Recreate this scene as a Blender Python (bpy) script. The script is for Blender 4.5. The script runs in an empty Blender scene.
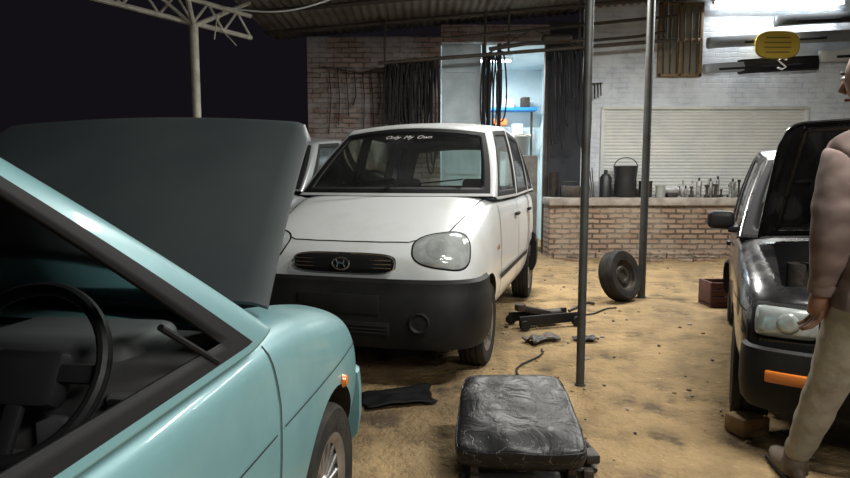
import bpy, bmesh, math, random
from mathutils import Vector, Matrix, Euler
from mathutils import noise as NZ
from mathutils.bvhtree import BVHTree
random.seed(7)
sc=bpy.context.scene
COL=sc.collection
R=math.radians

# ------------------------------------------------------------------ materials
def nt(name):
    m=bpy.data.materials.new(name); m.use_nodes=True
    n=m.node_tree.nodes; l=m.node_tree.links
    b=n['Principled BSDF']; return m,n,l,b
def M(name,col,rough=.5,metal=0,col2=None,vscale=4,vlo=.4,vhi=.7,bump=0,bscale=30,coat=0,emit=None,estr=0,detail=6,rough2=None,spec=None):
    m,n,l,b=nt(name)
    b.inputs['Base Color'].default_value=(*col,1)
    b.inputs['Roughness'].default_value=rough
    b.inputs['Metallic'].default_value=metal
    b.inputs['Coat Weight'].default_value=coat
    b.inputs['Coat Roughness'].default_value=.08
    if spec is not None: b.inputs['Specular IOR Level'].default_value=spec
    tc=n.new('ShaderNodeTexCoord')
    if col2 is not None:
        no=n.new('ShaderNodeTexNoise'); no.inputs['Scale'].default_value=vscale; no.inputs['Detail'].default_value=detail
        no.inputs['Roughness'].default_value=.6
        l.new(tc.outputs['Object'],no.inputs['Vector'])
        mr=n.new('ShaderNodeMapRange'); mr.inputs[1].default_value=vlo; mr.inputs[2].default_value=vhi
        l.new(no.outputs['Fac'],mr.inputs[0])
        mx=n.new('ShaderNodeMix'); mx.data_type='RGBA'
        mx.inputs[6].default_value=(*col,1); mx.inputs[7].default_value=(*col2,1)
        l.new(mr.outputs[0],mx.inputs[0]); l.new(mx.outputs[2],b.inputs['Base Color'])
        if rough2 is not None:
            m2=n.new('ShaderNodeMapRange'); m2.inputs[3].default_value=rough; m2.inputs[4].default_value=rough2
            l.new(mr.outputs[0],m2.inputs[0]); l.new(m2.outputs[0],b.inputs['Roughness'])
    if bump:
        nb=n.new('ShaderNodeTexNoise'); nb.inputs['Scale'].default_value=bscale; nb.inputs['Detail'].default_value=8
        l.new(tc.outputs['Object'],nb.inputs['Vector'])
        bp=n.new('ShaderNodeBump'); bp.inputs['Strength'].default_value=bump; bp.inputs['Distance'].default_value=.02
        l.new(nb.outputs['Fac'],bp.inputs['Height']); l.new(bp.outputs[0],b.inputs['Normal'])
    if emit: 
        b.inputs['Emission Color'].default_value=(*emit,1); b.inputs['Emission Strength'].default_value=estr
    return m
def glassmat(name,tint,gl=.06,dust=.07):
    m,n,l,b=nt(name); n.remove(b)
    out=n['Material Output']
    tr=n.new('ShaderNodeBsdfTransparent'); tr.inputs[0].default_value=(*tint,1)
    g=n.new('ShaderNodeBsdfGlossy'); g.inputs['Roughness'].default_value=gl
    g.inputs[0].default_value=(.9,.95,1,1)
    fr=n.new('ShaderNodeFresnel'); fr.inputs[0].default_value=1.5
    mx=n.new('ShaderNodeMixShader'); l.new(fr.outputs[0],mx.inputs[0]); l.new(tr.outputs[0],mx.inputs[1]); l.new(g.outputs[0],mx.inputs[2])
    df=n.new('ShaderNodeBsdfDiffuse'); df.inputs[0].default_value=(.5,.52,.5,1)
    no=n.new('ShaderNodeTexNoise'); no.inputs['Scale'].default_value=3
    mr=n.new('ShaderNodeMapRange'); mr.inputs[1].default_value=.3; mr.inputs[2].default_value=.8; mr.inputs[3].default_value=.01; mr.inputs[4].default_value=dust
    l.new(no.outputs[0],mr.inputs[0])
    m2=n.new('ShaderNodeMixShader'); l.new(mr.outputs[0],m2.inputs[0]); l.new(mx.outputs[0],m2.inputs[1]); l.new(df.outputs[0],m2.inputs[2])
    l.new(m2.outputs[0],out.inputs[0]); return m
def brickmat(name,c1,c2,mortar,white=None,wlo=.4,whi=.6,bw=.23,rh=.078,ms=.010,bump=.6):
    m,n,l,b=nt(name); b.inputs['Roughness'].default_value=.92
    tc=n.new('ShaderNodeTexCoord'); sp=n.new('ShaderNodeSeparateXYZ'); cb=n.new('ShaderNodeCombineXYZ')
    ad=n.new('ShaderNodeMath'); ad.operation='ADD'
    l.new(tc.outputs['Object'],sp.inputs[0]); l.new(sp.outputs[0],ad.inputs[0]); l.new(sp.outputs[1],ad.inputs[1])
    l.new(ad.outputs[0],cb.inputs[0]); l.new(sp.outputs[2],cb.inputs[1])
    dn=n.new('ShaderNodeTexNoise'); dn.inputs['Scale'].default_value=6; l.new(tc.outputs['Object'],dn.inputs['Vector'])
    vm=n.new('ShaderNodeVectorMath'); vm.operation='MULTIPLY_ADD'; vm.inputs[1].default_value=(.045,.045,.045)
    l.new(dn.outputs['Color'],vm.inputs[0]); l.new(cb.outputs[0],vm.inputs[2])
    br=n.new('ShaderNodeTexBrick'); br.inputs['Scale'].default_value=1; br.inputs['Brick Width'].default_value=bw
    br.inputs['Row Height'].default_value=rh; br.inputs['Mortar Size'].default_value=ms; br.inputs['Mortar Smooth'].default_value=.3
    br.inputs['Color1'].default_value=(*c1,1); br.inputs['Color2'].default_value=(*c2,1); br.inputs['Mortar'].default_value=(*mortar,1)
    l.new(vm.outputs[0],br.inputs['Vector'])
    no=n.new('ShaderNodeTexNoise'); no.inputs['Scale'].default_value=2.2; no.inputs['Detail'].default_value=9; no.inputs['Roughness'].default_value=.7
    l.new(tc.outputs['Object'],no.inputs['Vector'])
    mr=n.new('ShaderNodeMapRange'); mr.inputs[1].default_value=wlo; mr.inputs[2].default_value=whi; l.new(no.outputs['Fac'],mr.inputs[0])
    mx=n.new('ShaderNodeMix'); mx.data_type='RGBA'; l.new(br.outputs['Color'],mx.inputs[6]); mx.inputs[7].default_value=(*(white or c1),1)
    l.new(mr.outputs[0],mx.inputs[0]); l.new(mx.outputs[2],b.inputs['Base Color'])
    mm=n.new('ShaderNodeMath'); mm.operation='SUBTRACT'; l.new(no.outputs['Fac'],mm.inputs[0]); l.new(br.outputs['Fac'],mm.inputs[1])
    bp=n.new('ShaderNodeBump'); bp.inputs['Strength'].default_value=bump; bp.inputs['Distance'].default_value=.015
    l.new(mm.outputs[0],bp.inputs['Height']); l.new(bp.outputs[0],b.inputs['Normal'])
    return m

WHITE=M('white_paint',(.72,.74,.74),.3,coat=.5,col2=(.60,.61,.57),vscale=3,vlo=.5,vhi=.8)
TEAL=M('teal_paint',(.165,.325,.345),.38,metal=.15,coat=.35,col2=(.135,.27,.29),vscale=3,rough2=.5)
TEAL_SHADED=M('hood_paint_shaded',(.044,.055,.057),.55,metal=.1,coat=.05,col2=(.030,.040,.043),vscale=2.5)  # darker copy of the teal: the raised hood's shade is put into its colour
BLACKP=M('black_paint',(.009,.009,.011),.2,coat=.7,col2=(.018,.017,.016),vscale=5,rough2=.4)
SILVER=M('silver_paint',(.30,.32,.33),.3,metal=.5,coat=.5)
PLAST=M('black_plastic',(.009,.009,.010),.55,col2=(.018,.017,.016),vscale=6,bump=.1,bscale=200,spec=.25)
INTER=M('cabin_plastic',(.060,.060,.064),.6,col2=(.085,.082,.078),vscale=8,spec=.3)
INTER2=M('cabin_plastic_grey',(.12,.12,.125),.55,spec=.3)
PIL=M('pillar_trim_black',(.018,.018,.019),.6,spec=.3)
WHEELM=M('steering_plastic',(.014,.014,.015),.5,spec=.4)
CLOTH=M('seat_cloth',(.07,.07,.075),.9,bump=.3,bscale=200)
RUB=M('tyre_rubber',(.013,.013,.013),.8,col2=(.035,.030,.023),vscale=9,bump=.2,bscale=60,spec=.25)
RUBT=M('window_rubber',(.009,.009,.010),.7,spec=.2)
CHROME=M('chrome',(.7,.7,.72),.15,metal=1)
STEEL=M('rim_silver',(.45,.45,.46),.35,metal=.8,col2=(.2,.18,.15),vscale=12)
DSTEEL=M('dark_steel',(.04,.037,.034),.55,metal=.5,col2=(.08,.06,.045),vscale=14,bump=.3)
SEAM=M('panel_gap',(.004,.004,.005),.8)
LENS=M('headlamp_lens',(.40,.44,.43),.10,coat=1,metal=.3,col2=(.62,.66,.64),vscale=9)
LENSB=M('headlamp_inner',(.52,.56,.54),.12,metal=.4,coat=1,col2=(.34,.37,.36),vscale=14)
AMBER=M('amber_lens',(.62,.17,.02),.2,coat=1)
GLASS=glassmat('windscreen_glass',(.62,.70,.68))
GLASSD=glassmat('tinted_glass',(.35,.40,.40))
PURE=M('white_decal',(.8,.8,.8),.5)

# ------------------------------------------------------------------ mesh builder
class B:
    def __init__(s): s.v=[];s.f=[];s.m=[];s.mats=[]
    def mi(s,mat):
        if mat not in s.mats: s.mats.append(mat)
        return s.mats.index(mat)
    def add(s,vs,fs,mat,mtx=None):
        o=len(s.v)
        for p in vs:
            p=Vector(p)
            s.v.append(mtx@p if mtx is not None else p)
        k=s.mi(mat)
        for f in fs: s.f.append([i+o for i in f]); s.m.append(k)
        return s
    def bm(s,bm,mat,mtx=None):
        bm.verts.index_update()
        s.add([v.co.copy() for v in bm.verts],[[v.index for v in f.verts] for f in bm.faces],mat,mtx); bm.free()
    def box(s,c,size,mat,bev=0,rot=(0,0,0),seg=2,mtx=None,taper=None):
        bm=bmesh.new(); bmesh.ops.create_cube(bm,size=1)
        for v in bm.verts:
            v.co=Vector((v.co.x*size[0],v.co.y*size[1],v.co.z*size[2]))
            if taper and v.co.z>0: v.co.x*=taper[0]; v.co.y*=taper[1]
        if bev: bmesh.ops.bevel(bm,geom=list(bm.edges),offset=bev,segments=seg,affect='EDGES',profile=.5)
        T=Matrix.Translation(c)@Euler(rot).to_matrix().to_4x4()
        if mtx is not None: T=mtx@T
        s.bm(bm,mat,T); return s
    def tube(s,pts,r,mat,n=10,cap=True,mtx=None,closed=False):
        pts=[Vector(p) for p in pts]; N=len(pts)
        rs=r if isinstance(r,(list,tuple)) else [r]*N
        vs=[];fs=[]; up=None
        for i,p in enumerate(pts):
            if closed: t=(pts[(i+1)%N]-pts[i-1])
            else: t=(pts[min(i+1,N-1)]-pts[max(i-1,0)])
            t.normalize()
            if up is None:
                up=Vector((0,0,1)) if abs(t.z)<.9 else Vector((1,0,0))
            a=t.cross(up)
            if a.length<1e-4: a=t.cross(Vector((1,0,0)))
            a.normalize(); b=t.cross(a); b.normalize(); up=a.cross(t)
            for k in range(n):
                w=2*math.pi*k/n; vs.append(p+(a*math.cos(w)+b*math.sin(w))*rs[i])
        for i in range(N if closed else N-1):
            j=(i+1)%N
            for k in range(n):
                k2=(k+1)%n; fs.append([i*n+k,i*n+k2,j*n+k2,j*n+k])
        if cap and not closed: fs.append(list(range(n))[::-1]); fs.append([(N-1)*n+k for k in range(n)])
        s.add(vs,fs,mat,mtx); return s
    def cyl(s,p1,p2,r,mat,r2=None,n=20,mtx=None): return s.tube([p1,p2],[r,r if r2 is None else r2],mat,n,mtx=mtx)
    def lathe(s,prof,mat,mtx=None,n=40,closed=False):
        vs=[];fs=[];N=len(prof)
        for k in range(n):
            w=2*math.pi*k/n
            for (r,h) in prof: vs.append((r*math.cos(w),r*math.sin(w),h))
        for k in range(n):
            k2=(k+1)%n
            for i in range(N if closed else N-1):
                j=(i+1)%N; fs.append([k*N+i,k2*N+i,k2*N+j,k*N+j])
        s.add(vs,fs,mat,mtx); return s
    def sphere(s,c,rad,mat,u=20,v=12,mtx=None,fn=None):
        bm=bmesh.new(); bmesh.ops.create_uvsphere(bm,u_segments=u,v_segments=v,radius=1)
        for q in bm.verts:
            if fn: q.co=fn(q.co)
            q.co=Vector((q.co.x*rad[0],q.co.y*rad[1],q.co.z*rad[2]))+Vector(c)
        s.bm(bm,mat,mtx); return s
    def usweep(s,W,D,X0,prof,mat,n=4.,N=48,mtx=None,tmin=-90,tmax=90,flip=1):
        vs=[];fs=[];P=len(prof)
        def pt(t):
            a=R(t); c=max(math.cos(a),0); q=math.sin(a)
            return Vector((X0-flip*D*c**(2/n), W*(1 if q>=0 else -1)*abs(q)**(2/n),0))
        for i in range(N+1):
            t=tmin+(tmax-tmin)*i/N; p=pt(t); d=pt(min(t+.5,90))-pt(max(t-.5,-90)); d.normalize()
            nn=Vector((-d.y,d.x,0))*flip
            if nn.dot(p-Vector((X0,0,0)))<0: nn=-nn
            for (o,z) in prof: vs.append(p+nn*o+Vector((0,0,z)))
        for i in range(N):
            for k in range(P):
                k2=(k+1)%P; fs.append([i*P+k,i*P+k2,(i+1)*P+k2,(i+1)*P+k])
        fs.append(list(range(P))); fs.append([N*P+k for k in range(P)][::-1])
        s.add(vs,fs,mat,mtx); return s
    def obj(s,name,parent=None,angle=35,bevel=0):
        me=bpy.data.meshes.new(name); me.from_pydata([tuple(v) for v in s.v],[],s.f)
        for m in s.mats: me.materials.append(m)
        for p,k in zip(me.polygons,s.m): p.material_index=k; p.use_smooth=True
        bm=bmesh.new(); bm.from_mesh(me); bmesh.ops.recalc_face_normals(bm,faces=bm.faces); bm.to_mesh(me); bm.free()
        me.set_sharp_from_angle(angle=R(angle)); me.update()
        o=bpy.data.objects.new(name,me); COL.objects.link(o)
        if parent: o.parent=parent
        return o
def bake(o):
    dg=bpy.context.evaluated_depsgraph_get(); dg.update()
    me=bpy.data.meshes.new_from_object(o.evaluated_get(dg)); o.modifiers.clear(); o.data=me
def empty(name,loc=(0,0,0),rz=0):
    e=bpy.data.objects.new(name,None); e.location=loc; e.rotation_euler=(0,0,rz); e.empty_display_size=.2; COL.objects.link(e); return e

# ------------------------------------------------------------------ surface helpers
def patch(b,bvh,c,d,up,shape,mat,off=.008,rings=7,n=44):
    d=Vector(d).normalized(); up=Vector(up); up=(up-d*up.dot(d)).normalized(); rt=d.cross(up); c=Vector(c)
    vs=[];fs=[]
    def hit(u,v,o):
        q=c+rt*u+up*v-d*1.0
        h=bvh.ray_cast(q,d)
        if h[0] is None or h[3]>2.0:
            h=bvh.find_nearest(c+rt*u+up*v)
        return h[0]-d*o*.5+ (h[1] if h[1].dot(d)<0 else -h[1])*o
    vs.append(hit(0,0,off))
    for k in range(1,rings+1):
        t=k/rings
        for i in range(n):
            u,v=shape(2*math.pi*i/n); vs.append(hit(u*t,v*t,off*(1-t**6)+.001))
    for i in range(n): fs.append([0,1+i,1+(i+1)%n])
    for k in range(rings-1):
        for i in range(n):
            a=1+k*n+i; c2=1+k*n+(i+1)%n; fs.append([a,a+n,c2+n,c2])
    b.add(vs,fs,mat)
def sup(a,bb,n=2.5,skew=0,egg=0):
    def f(t):
        c,s=math.cos(t),math.sin(t)
        x=a*(1 if c>=0 else -1)*abs(c)**(2/n); y=bb*(1 if s>=0 else -1)*abs(s)**(2/n)
        return x+skew*y, y*(1+egg*x/a)
    return f
def ribbon(b,bvh,pts,d,w,mat,off=.0025):
    d=Vector(d).normalized(); P=[Vector(p) for p in pts]; S=[]
    for i in range(len(P)-1):
        k=max(1,int((P[i+1]-P[i]).length/.02))
        for j in range(k): S.append(P[i].lerp(P[i+1],j/k))
    S.append(P[-1]); vs=[];fs=[]
    for i,p in enumerate(S):
        t=(S[min(i+1,len(S)-1)]-S[max(i-1,0)]).normalized(); sd=t.cross(d).normalized()*w/2
        for q in (p-sd,p+sd):
            h=bvh.ray_cast(q,d)
            if h[0] is None: h=bvh.find_nearest(q)
            vs.append(h[0]-d*off)
    for i in range(len(S)-1): fs.append([2*i,2*i+1,2*i+3,2*i+2])
    b.add(vs,fs,mat)

def wheel(b,c,r,w,side,cap=True,mtx=None,tyremat=RUB,rim=None):
    rim=rim or STEEL
    if mtx is None:
        mtx=Matrix.Translation(c)@Euler((R(-90*side),0,0)).to_matrix().to_4x4()
    rr=r*.64; h=w/2
    prof=[(rr,-h*.9),(r*.85,-h),(r*.955,-h*.93),(r*.99,-h*.75)]
    for g in (-.45,0,.45):
        prof+=[(r,h*g-.014),(r-.008,h*g-.010),(r-.008,h*g+.002),(r,h*g+.006)]
    prof+=[(r*.99,h*.75),(r*.955,h*.93),(r*.93,h*1.0),(r*.90,h*.985),(r*.80,h*1.03),(rr,h*.9),(rr-.01,h*.7),(rr-.01,-h*.8)]
    b.lathe(prof,tyremat,mtx,48,closed=True)
    b.lathe([(rr+.004,h*.92),(rr-.012,h*.86),(rr-.02,h*.5),(rr-.03,0),(rr-.03,-h*.8)],rim,mtx,40)
    b.lathe([(0,h*.15),(rr-.02,h*.1)],PLAST,mtx,30)
    if cap:
        b.lathe([(0,h*.85),(.028,h*.84),(.045,h*.7),(.05,h*.55),(.052,h*.2)],rim,mtx,24)
        for k in range(16):
            a=2*math.pi*k/16
            m=mtx@Euler((0,0,a)).to_matrix().to_4x4()
            b.box(((.04+rr)/2,0,h*.62),(rr-.05,.016,.014),rim,.004,mtx=m,seg=1,rot=(0,R(-4),0))
        b.lathe([(rr-.028,h*.72),(rr-.008,h*.9),(rr+.004,h*.92)],rim,mtx,40)
    else:
        b.lathe([(0,h*.35),(.05,h*.38),(.06,h*.6),(.085,h*.6),(.1,h*.35),(rr-.03,h*.3),(rr-.02,h*.5)],rim,mtx,32)

def seat(b,x,y,z,mat,w=.46,hd=True):
    b.box((x,y,z),(.50,w,.16),mat,.05,seg=3,rot=(0,R(-6),0))
    b.box((x+.27,y,z+.32),(.15,w*.95,.60),mat,.05,seg=3,rot=(0,R(14),0))
    if hd: b.box((x+.37,y,z+.70),(.10,.26,.17),mat,.04,seg=3,rot=(0,R(10),0))

# ------------------------------------------------------------------ car
def build_car(name,loc,rz,S,G,o):
    e=empty(name,loc,rz); paint=o['paint']; L=o['L']; W=o['W']
    rings=[]
    for (x,wb,wm,ws,wt,zb,zm,zs,zt,zc) in S:
        h=[(0,zb),(wb*.6,zb),(wb,zb+.04),(wm,zm),(ws,zs),(wt,zt),(wt*.5,zt+(zc-zt)*.8),(0,zc)]
        ring=[(x,y,z) for y,z in h]+[(x,-y,z) for y,z in h[-2:0:-1]]
        rings.append(ring)
    n=len(rings[0]); vs=[p for r in rings for p in r]; fs=[]
    for i in range(len(rings)-1):
        for k in range(n):
            k2=(k+1)%n; fs.append([i*n+k,i*n+k2,(i+1)*n+k2,(i+1)*n+k])
    for base,rev in ((0,0),((len(rings)-1)*n,1)):
        for k in range(7):
            a=[k,k+1,(n-k-1)%n,(n-k)%n]
            a=list(dict.fromkeys(a))
            f=[base+q for q in a]
            if len(f)>=3: fs.append(f if rev else f[::-1])
    b=B(); b.add(vs,fs,paint); body=b.obj('body_shell',None,180)
    md=body.modifiers.new('s','SUBSURF'); md.levels=3; md.render_levels=3; bake(body)
    bm=bmesh.new(); bm.from_mesh(body.data); bmesh.ops.recalc_face_normals(bm,faces=bm.faces); bm.to_mesh(body.data)
    bvh=BVHTree.FromBMesh(bm); bm.free()
    cutters=[]
    def cutter(bb): cutters.append(bb.obj('cut',None))
    wr=o['wr']; ax=o['axles']
    for x in ax:
        for sd in (1,-1):
            c=B(); c.cyl((x,sd*(W-.27),wr),(x,sd*(W+.3),wr),wr+.055,PLAST,n=48); cutter(c)
    cb=o['cabin']; c=B(); c.box(((cb[0]+cb[1])/2,0,.95),(cb[1]-cb[0],2*cb[2],1.3),INTER,.03); cutter(c)
    if o.get('bay'):
        x0,x1,yy,z0=o['bay']; c=B(); c.box(((x0+x1)/2,0,z0+.5),(x1-x0,2*yy,1.0),PLAST,.03); cutter(c)
    for c in cutters:
        md=body.modifiers.new('b','BOOLEAN'); md.operation='DIFFERENCE'; md.object=c; md.solver='EXACT'
        try: md.material_mode='TRANSFER'
        except Exception: pass
    bake(body)
    for c in cutters: bpy.data.objects.remove(c,do_unlink=True)
    for p in body.data.polygons: p.use_smooth=True
    body.data.set_sharp_from_angle(angle=R(32)); body.parent=e
    # greenhouse -------------------------------------------------
    cols=G['cols']; yb=G['yb']; crown=G.get('crown',.045); rw=G.get('rw',.04)
    rows=[0,.035,.035+rw,.35,.65,.945-rw,.945,1]; rtag='orgggro'
    ss=[-1,-.955,-.925,-.6,-.2,.2,.6,.925,.955,1]; stag='orgggggro'
    EC=[];ctag=[]
    base=[(c[0],c[1],c[2],z,y) for c,z,y in zip(cols,G['zt'],G['yt'])]
    lp=lambda a,b_,t: tuple(p+(q-p)*t for p,q in zip(a,b_))
    for i in range(len(base)-1):
        EC.append(base[i])
        if i in G['win']:
            w=base[i+1][0]-base[i][0]; f=G.get('cw',.022)/w
            wi=G['win'].index(i)
            g='3' if wi==0 else '1'
            fr_=[f,.35,.65,1-f] if w>.4 else [f,.5,1-f]
            ctag.append('r')
            for t in fr_: EC.append(lp(base[i],base[i+1],t))
            ctag+= [g]*(len(fr_)-1)+['r']
        else: ctag.append('o')
    EC.append(base[-1]); nc=len(EC)
    def side(i,t,sd):
        xb,xt,zb,zt,yt=EC[i]
        return Vector((xb+(xt-xb)*t, sd*(yb+(yt-yb)*t+.022*math.sin(math.pi*t)), zb+(zt-zb)*t))
    def front(s,t,i,sg,bow0,bow1):
        p=side(i,t,1); q=1-s*s
        return Vector((p.x+sg*(bow0+(bow1-bow0)*t)*q, p.y*s, p.z+crown*t*q))
    V=[];Fc=[];K=[]
    def quad(a,b_,c,d,k): 
        o_=len(V); V.extend([a,b_,c,d]); Fc.append([o_,o_+1,o_+2,o_+3]); K.append(k)
    def cls(ct,rt,glass):
        if ct=='o' or rt=='o': return 0
        if ct=='r' or rt=='r': return 5
        return glass
    for sd in (1,-1):
        for i in range(nc-1):
            for r in range(7):
                g={'3':(3 if sd==1 else 4),'1':1}.get(ctag[i],1)
                quad(side(i,rows[r],sd),side(i+1,rows[r],sd),side(i+1,rows[r+1],sd),side(i,rows[r+1],sd),cls(ctag[i],rtag[r],g))
    for (i,sg,b0,b1) in ((0,-1,.14,.07),(nc-1,1,.08,.04)):
        for a in range(len(ss)-1):
            for r in range(7):
                quad(front(ss[a],rows[r],i,sg,b0,b1),front(ss[a+1],rows[r],i,sg,b0,b1),front(ss[a+1],rows[r+1],i,sg,b0,b1),front(ss[a],rows[r+1],i,sg,b0,b1),cls(stag[a],rtag[r],2))
    def roof(i,s):
        if i==0: return front(s,1,0,-1,.14,.07)
        if i==nc-1: return front(s,1,nc-1,1,.08,.04)
        p=side(i,1,1); return Vector((p.x,p.y*s,p.z+crown*(1-s*s)))
    for i in range(nc-1):
        for a in range(len(ss)-1): quad(roof(i,ss[a]),roof(i+1,ss[a]),roof(i+1,ss[a+1]),roof(i,ss[a+1]),0)
    me=bpy.data.meshes.new('gh'); me.from_pydata([tuple(v) for v in V],[],Fc)
    for m in (paint,GLASSD,GLASS,GLASS,GLASS,RUBT): me.materials.append(m)
    for p,k in zip(me.polygons,K): p.material_index=k
    bm=bmesh.new(); bm.from_mesh(me); bmesh.ops.remove_doubles(bm,verts=bm.verts,dist=.0005)
    bmesh.ops.recalc_face_normals(bm,faces=bm.faces)
    if sum(f.normal.z*f.calc_area() for f in bm.faces)<0: bmesh.ops.reverse_faces(bm,faces=bm.faces)
    bm.to_mesh(me); bm.free()
    gh=bpy.data.objects.new('gh',me); COL.objects.link(gh)
    md=gh.modifiers.new('s','SUBSURF'); md.levels=2; md.render_levels=2; bake(gh)
    bm=bmesh.new(); bm.from_mesh(gh.data); bvg=BVHTree.FromBMesh(bm)
    bm.faces.ensure_lookup_table()
    opened=o.get('open_window')
    idx={};frv=[];frf=[];frm=[];gli={}
    for f in bm.faces:
        if f.material_index in (0,5):
            ids=[]
            for v in f.verts:
                if v.index not in idx: idx[v.index]=len(frv); frv.append(v.co.copy())
                ids.append(idx[v.index])
            frf.append(ids); frm.append(0 if f.material_index==0 else 1)
        else:
            if opened and f.material_index==opened: continue
            mat=GLASSD if f.material_index==1 else GLASS
            gli.setdefault(mat.name,(mat,[]))[1].append(f)
    m2=bpy.data.meshes.new('roof_and_pillars'); m2.from_pydata([tuple(v) for v in frv],[],frf)
    m2.materials.append(paint); m2.materials.append(RUBT); m2.materials.append(PIL)
    for p,k in zip(m2.polygons,frm): p.material_index=k; p.use_smooth=True
    fo=bpy.data.objects.new('roof_and_pillars',m2); COL.objects.link(fo); fo.parent=e
    md=fo.modifiers.new('t','SOLIDIFY'); md.thickness=o.get('gth',.018); md.offset=-1; md.material_offset=2; md.material_offset_rim=1
    for nm,(mat,fl) in gli.items():
        vi={};gv=[];gf=[]
        for f in fl:
            ids=[]
            for v in f.verts:
                if v.index not in vi: vi[v.index]=len(gv); gv.append(v.co-v.normal*.006)
                ids.append(vi[v.index])
            gf.append(ids)
        m3=bpy.data.meshes.new('glass'); m3.from_pydata([tuple(v) for v in gv],[],gf); m3.materials.append(mat)
        for p in m3.polygons: p.use_smooth=True
        go=bpy.data.objects.new('window_glass',m3); COL.objects.link(go); go.parent=e
    bm.free(); bpy.data.objects.remove(gh,do_unlink=True)
    for i,x in enumerate(ax):
        for sd in (1,-1):
            w=B(); wheel(w,(x,sd*(W-.095),wr),wr,.165,sd,cap=o.get('cap',True),rim=o.get('rim')); w.obj('wheel',e)
    ub=B(); ub.box((L/2,0,.24),(L-.9,1.0,.12),PLAST,.02)
    for x in ax: ub.cyl((x,-W+.2,wr),(x,W-.2,wr),.035,PLAST)
    ub.obj('underbody',e)
    it=B(); zb=cols[0][2]; x0=cb[0]
    dz=zb-.04
    it.box((x0+.12,0,dz-.06),(.30,2*cb[2]-.02,.20),INTER,.05,seg=3)
    it.box((x0+.18,0,dz-.24),(.22,2*cb[2]-.06,.24),INTER,.04)
    ds=o.get('drive',1); yy=ds*o.get('drivey',.33)
    it.box((x0+.14,yy-ds*.04,dz+.03),(.20,.34,.09),INTER2,.035,seg=3)
    for k in (-1,0,1): it.box((x0+.275,yy-ds*.36+k*.07,dz-.04),(.02,.05,.03),RUBT,.008)
    it.box((x0+.285,yy-ds*.36,dz-.13),(.03,.26,.08),RUBT,.01)
    vy=ds*(cb[2]-.09)
    it.box((x0+.272,vy,dz-.045),(.03,.12,.075),INTER2,.012)
    for k in range(4): it.box((x0+.29,vy,dz-.070+k*.017),(.012,.095,.006),RUBT)
    it.box((x0+.29,vy,dz-.155),(.02,.11,.06),INTER2,.01)
    for q in (-.025,.025): it.box((x0+.302,vy+q,dz-.155),(.01,.03,.03),STEEL,.004)
    it.box((x0+.285,vy-ds*.16,dz-.12),(.02,.06,.14),INTER2,.01)
    it.box((x0+.275,-ds*(cb[2]-.25),dz-.09),(.03,.34,.02),RUBT,.008)
    for y in (.33,-.33): seat(it,x0+.86,y,.42,CLOTH)
    it.box((x0+1.62,0,.46),(.45,1.1,.16),CLOTH,.05); it.box((x0+1.86,0,.76),(.14,1.1,.50),CLOTH,.05,rot=(0,R(12),0))
    it.obj('cabin_interior',e)
    st=B(); sr=o.get('sr',.18); sx=x0+o.get('stx',.42); T=Matrix.Translation((sx,yy,dz+o.get('stz',.06)))@Euler((0,R(62),0)).to_matrix().to_4x4()
    ring=[(sr*math.cos(2*math.pi*k/40),sr*math.sin(2*math.pi*k/40),0) for k in range(40)]
    st.tube(ring,.0125,WHEELM,10,closed=True,mtx=T)
    st.box((0.01,0,-.02),(.10,.14,.05),WHEELM,.02,mtx=T)
    for a in (90,-90,0): 
        m=T@Euler((0,0,R(a))).to_matrix().to_4x4(); st.box((sr*.55,0,-.01),(sr*.95,.032,.016),WHEELM,.006,mtx=m)
    st.cyl((0,0,-.02),(0,0,-.22),.035,INTER,mtx=T)
    st.obj('steering_wheel',e)
    return e,bvh,bvg

# ---- tall hatch A
SA=[(0.00,.50,.57,.57,.47,.27,.48,.67,.745,.77),
(0.06,.62,.69,.67,.54,.24,.48,.73,.805,.83),
(0.25,.70,.75,.73,.60,.22,.50,.835,.905,.925),
(0.65,.72,.762,.745,.64,.20,.52,.955,1.035,1.062),
(0.90,.72,.762,.75,.67,.20,.55,1.01,1.105,1.135),
(1.15,.72,.762,.75,.70,.20,.55,.99,1.07,1.08),
(2.2,.72,.762,.75,.71,.20,.55,.99,1.07,1.07),
(3.1,.72,.762,.75,.71,.22,.55,1.0,1.10,1.10),
(3.38,.68,.74,.73,.68,.28,.6,.99,1.08,1.08),
(3.48,.58,.66,.66,.60,.32,.6,.94,1.01,1.01)]
GA=dict(cols=[(.86,1.46,1.085),(.965,1.555,1.06),(1.93,1.98,1.06),(2.01,2.05,1.06),(2.76,2.74,1.08),(2.85,2.81,1.08),(3.18,3.04,1.09),(3.38,3.20,1.07)],
 zt=[1.575,1.60,1.64,1.64,1.62,1.61,1.59,1.54],yb=.735,yt=[.57,.59,.61,.61,.60,.595,.58,.54],win=[1,3,5],crown=.05)
# ---- small hatch B
SB=[(0.00,.52,.60,.58,.50,.26,.45,.60,.67,.68),
(0.07,.62,.695,.68,.58,.22,.45,.65,.725,.74),
(0.30,.68,.72,.705,.62,.20,.48,.72,.79,.81),
(0.65,.69,.725,.715,.65,.20,.5,.78,.85,.87),
(0.90,.69,.725,.72,.67,.20,.5,.81,.885,.905),
(1.12,.69,.725,.72,.69,.20,.5,.80,.865,.87),
(2.0,.69,.725,.72,.69,.20,.5,.80,.865,.865),
(2.9,.69,.725,.72,.69,.22,.5,.80,.87,.87),
(3.18,.66,.70,.69,.65,.26,.5,.80,.86,.86),
(3.28,.57,.61,.61,.57,.30,.5,.76,.81,.81)]
GB=dict(cols=[(.97,1.74,.875),(1.08,1.84,.855),(1.98,2.02,.85),(2.04,2.07,.85),(2.66,2.58,.86),(2.74,2.66,.86),(2.98,2.84,.86),(3.18,3.02,.86)],
 zt=[1.34,1.36,1.39,1.39,1.385,1.38,1.37,1.34],yb=.708,yt=[.54,.56,.575,.575,.57,.57,.56,.54],win=[1,3,5],crown=.035,rw=.012,cw=.010)

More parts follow.
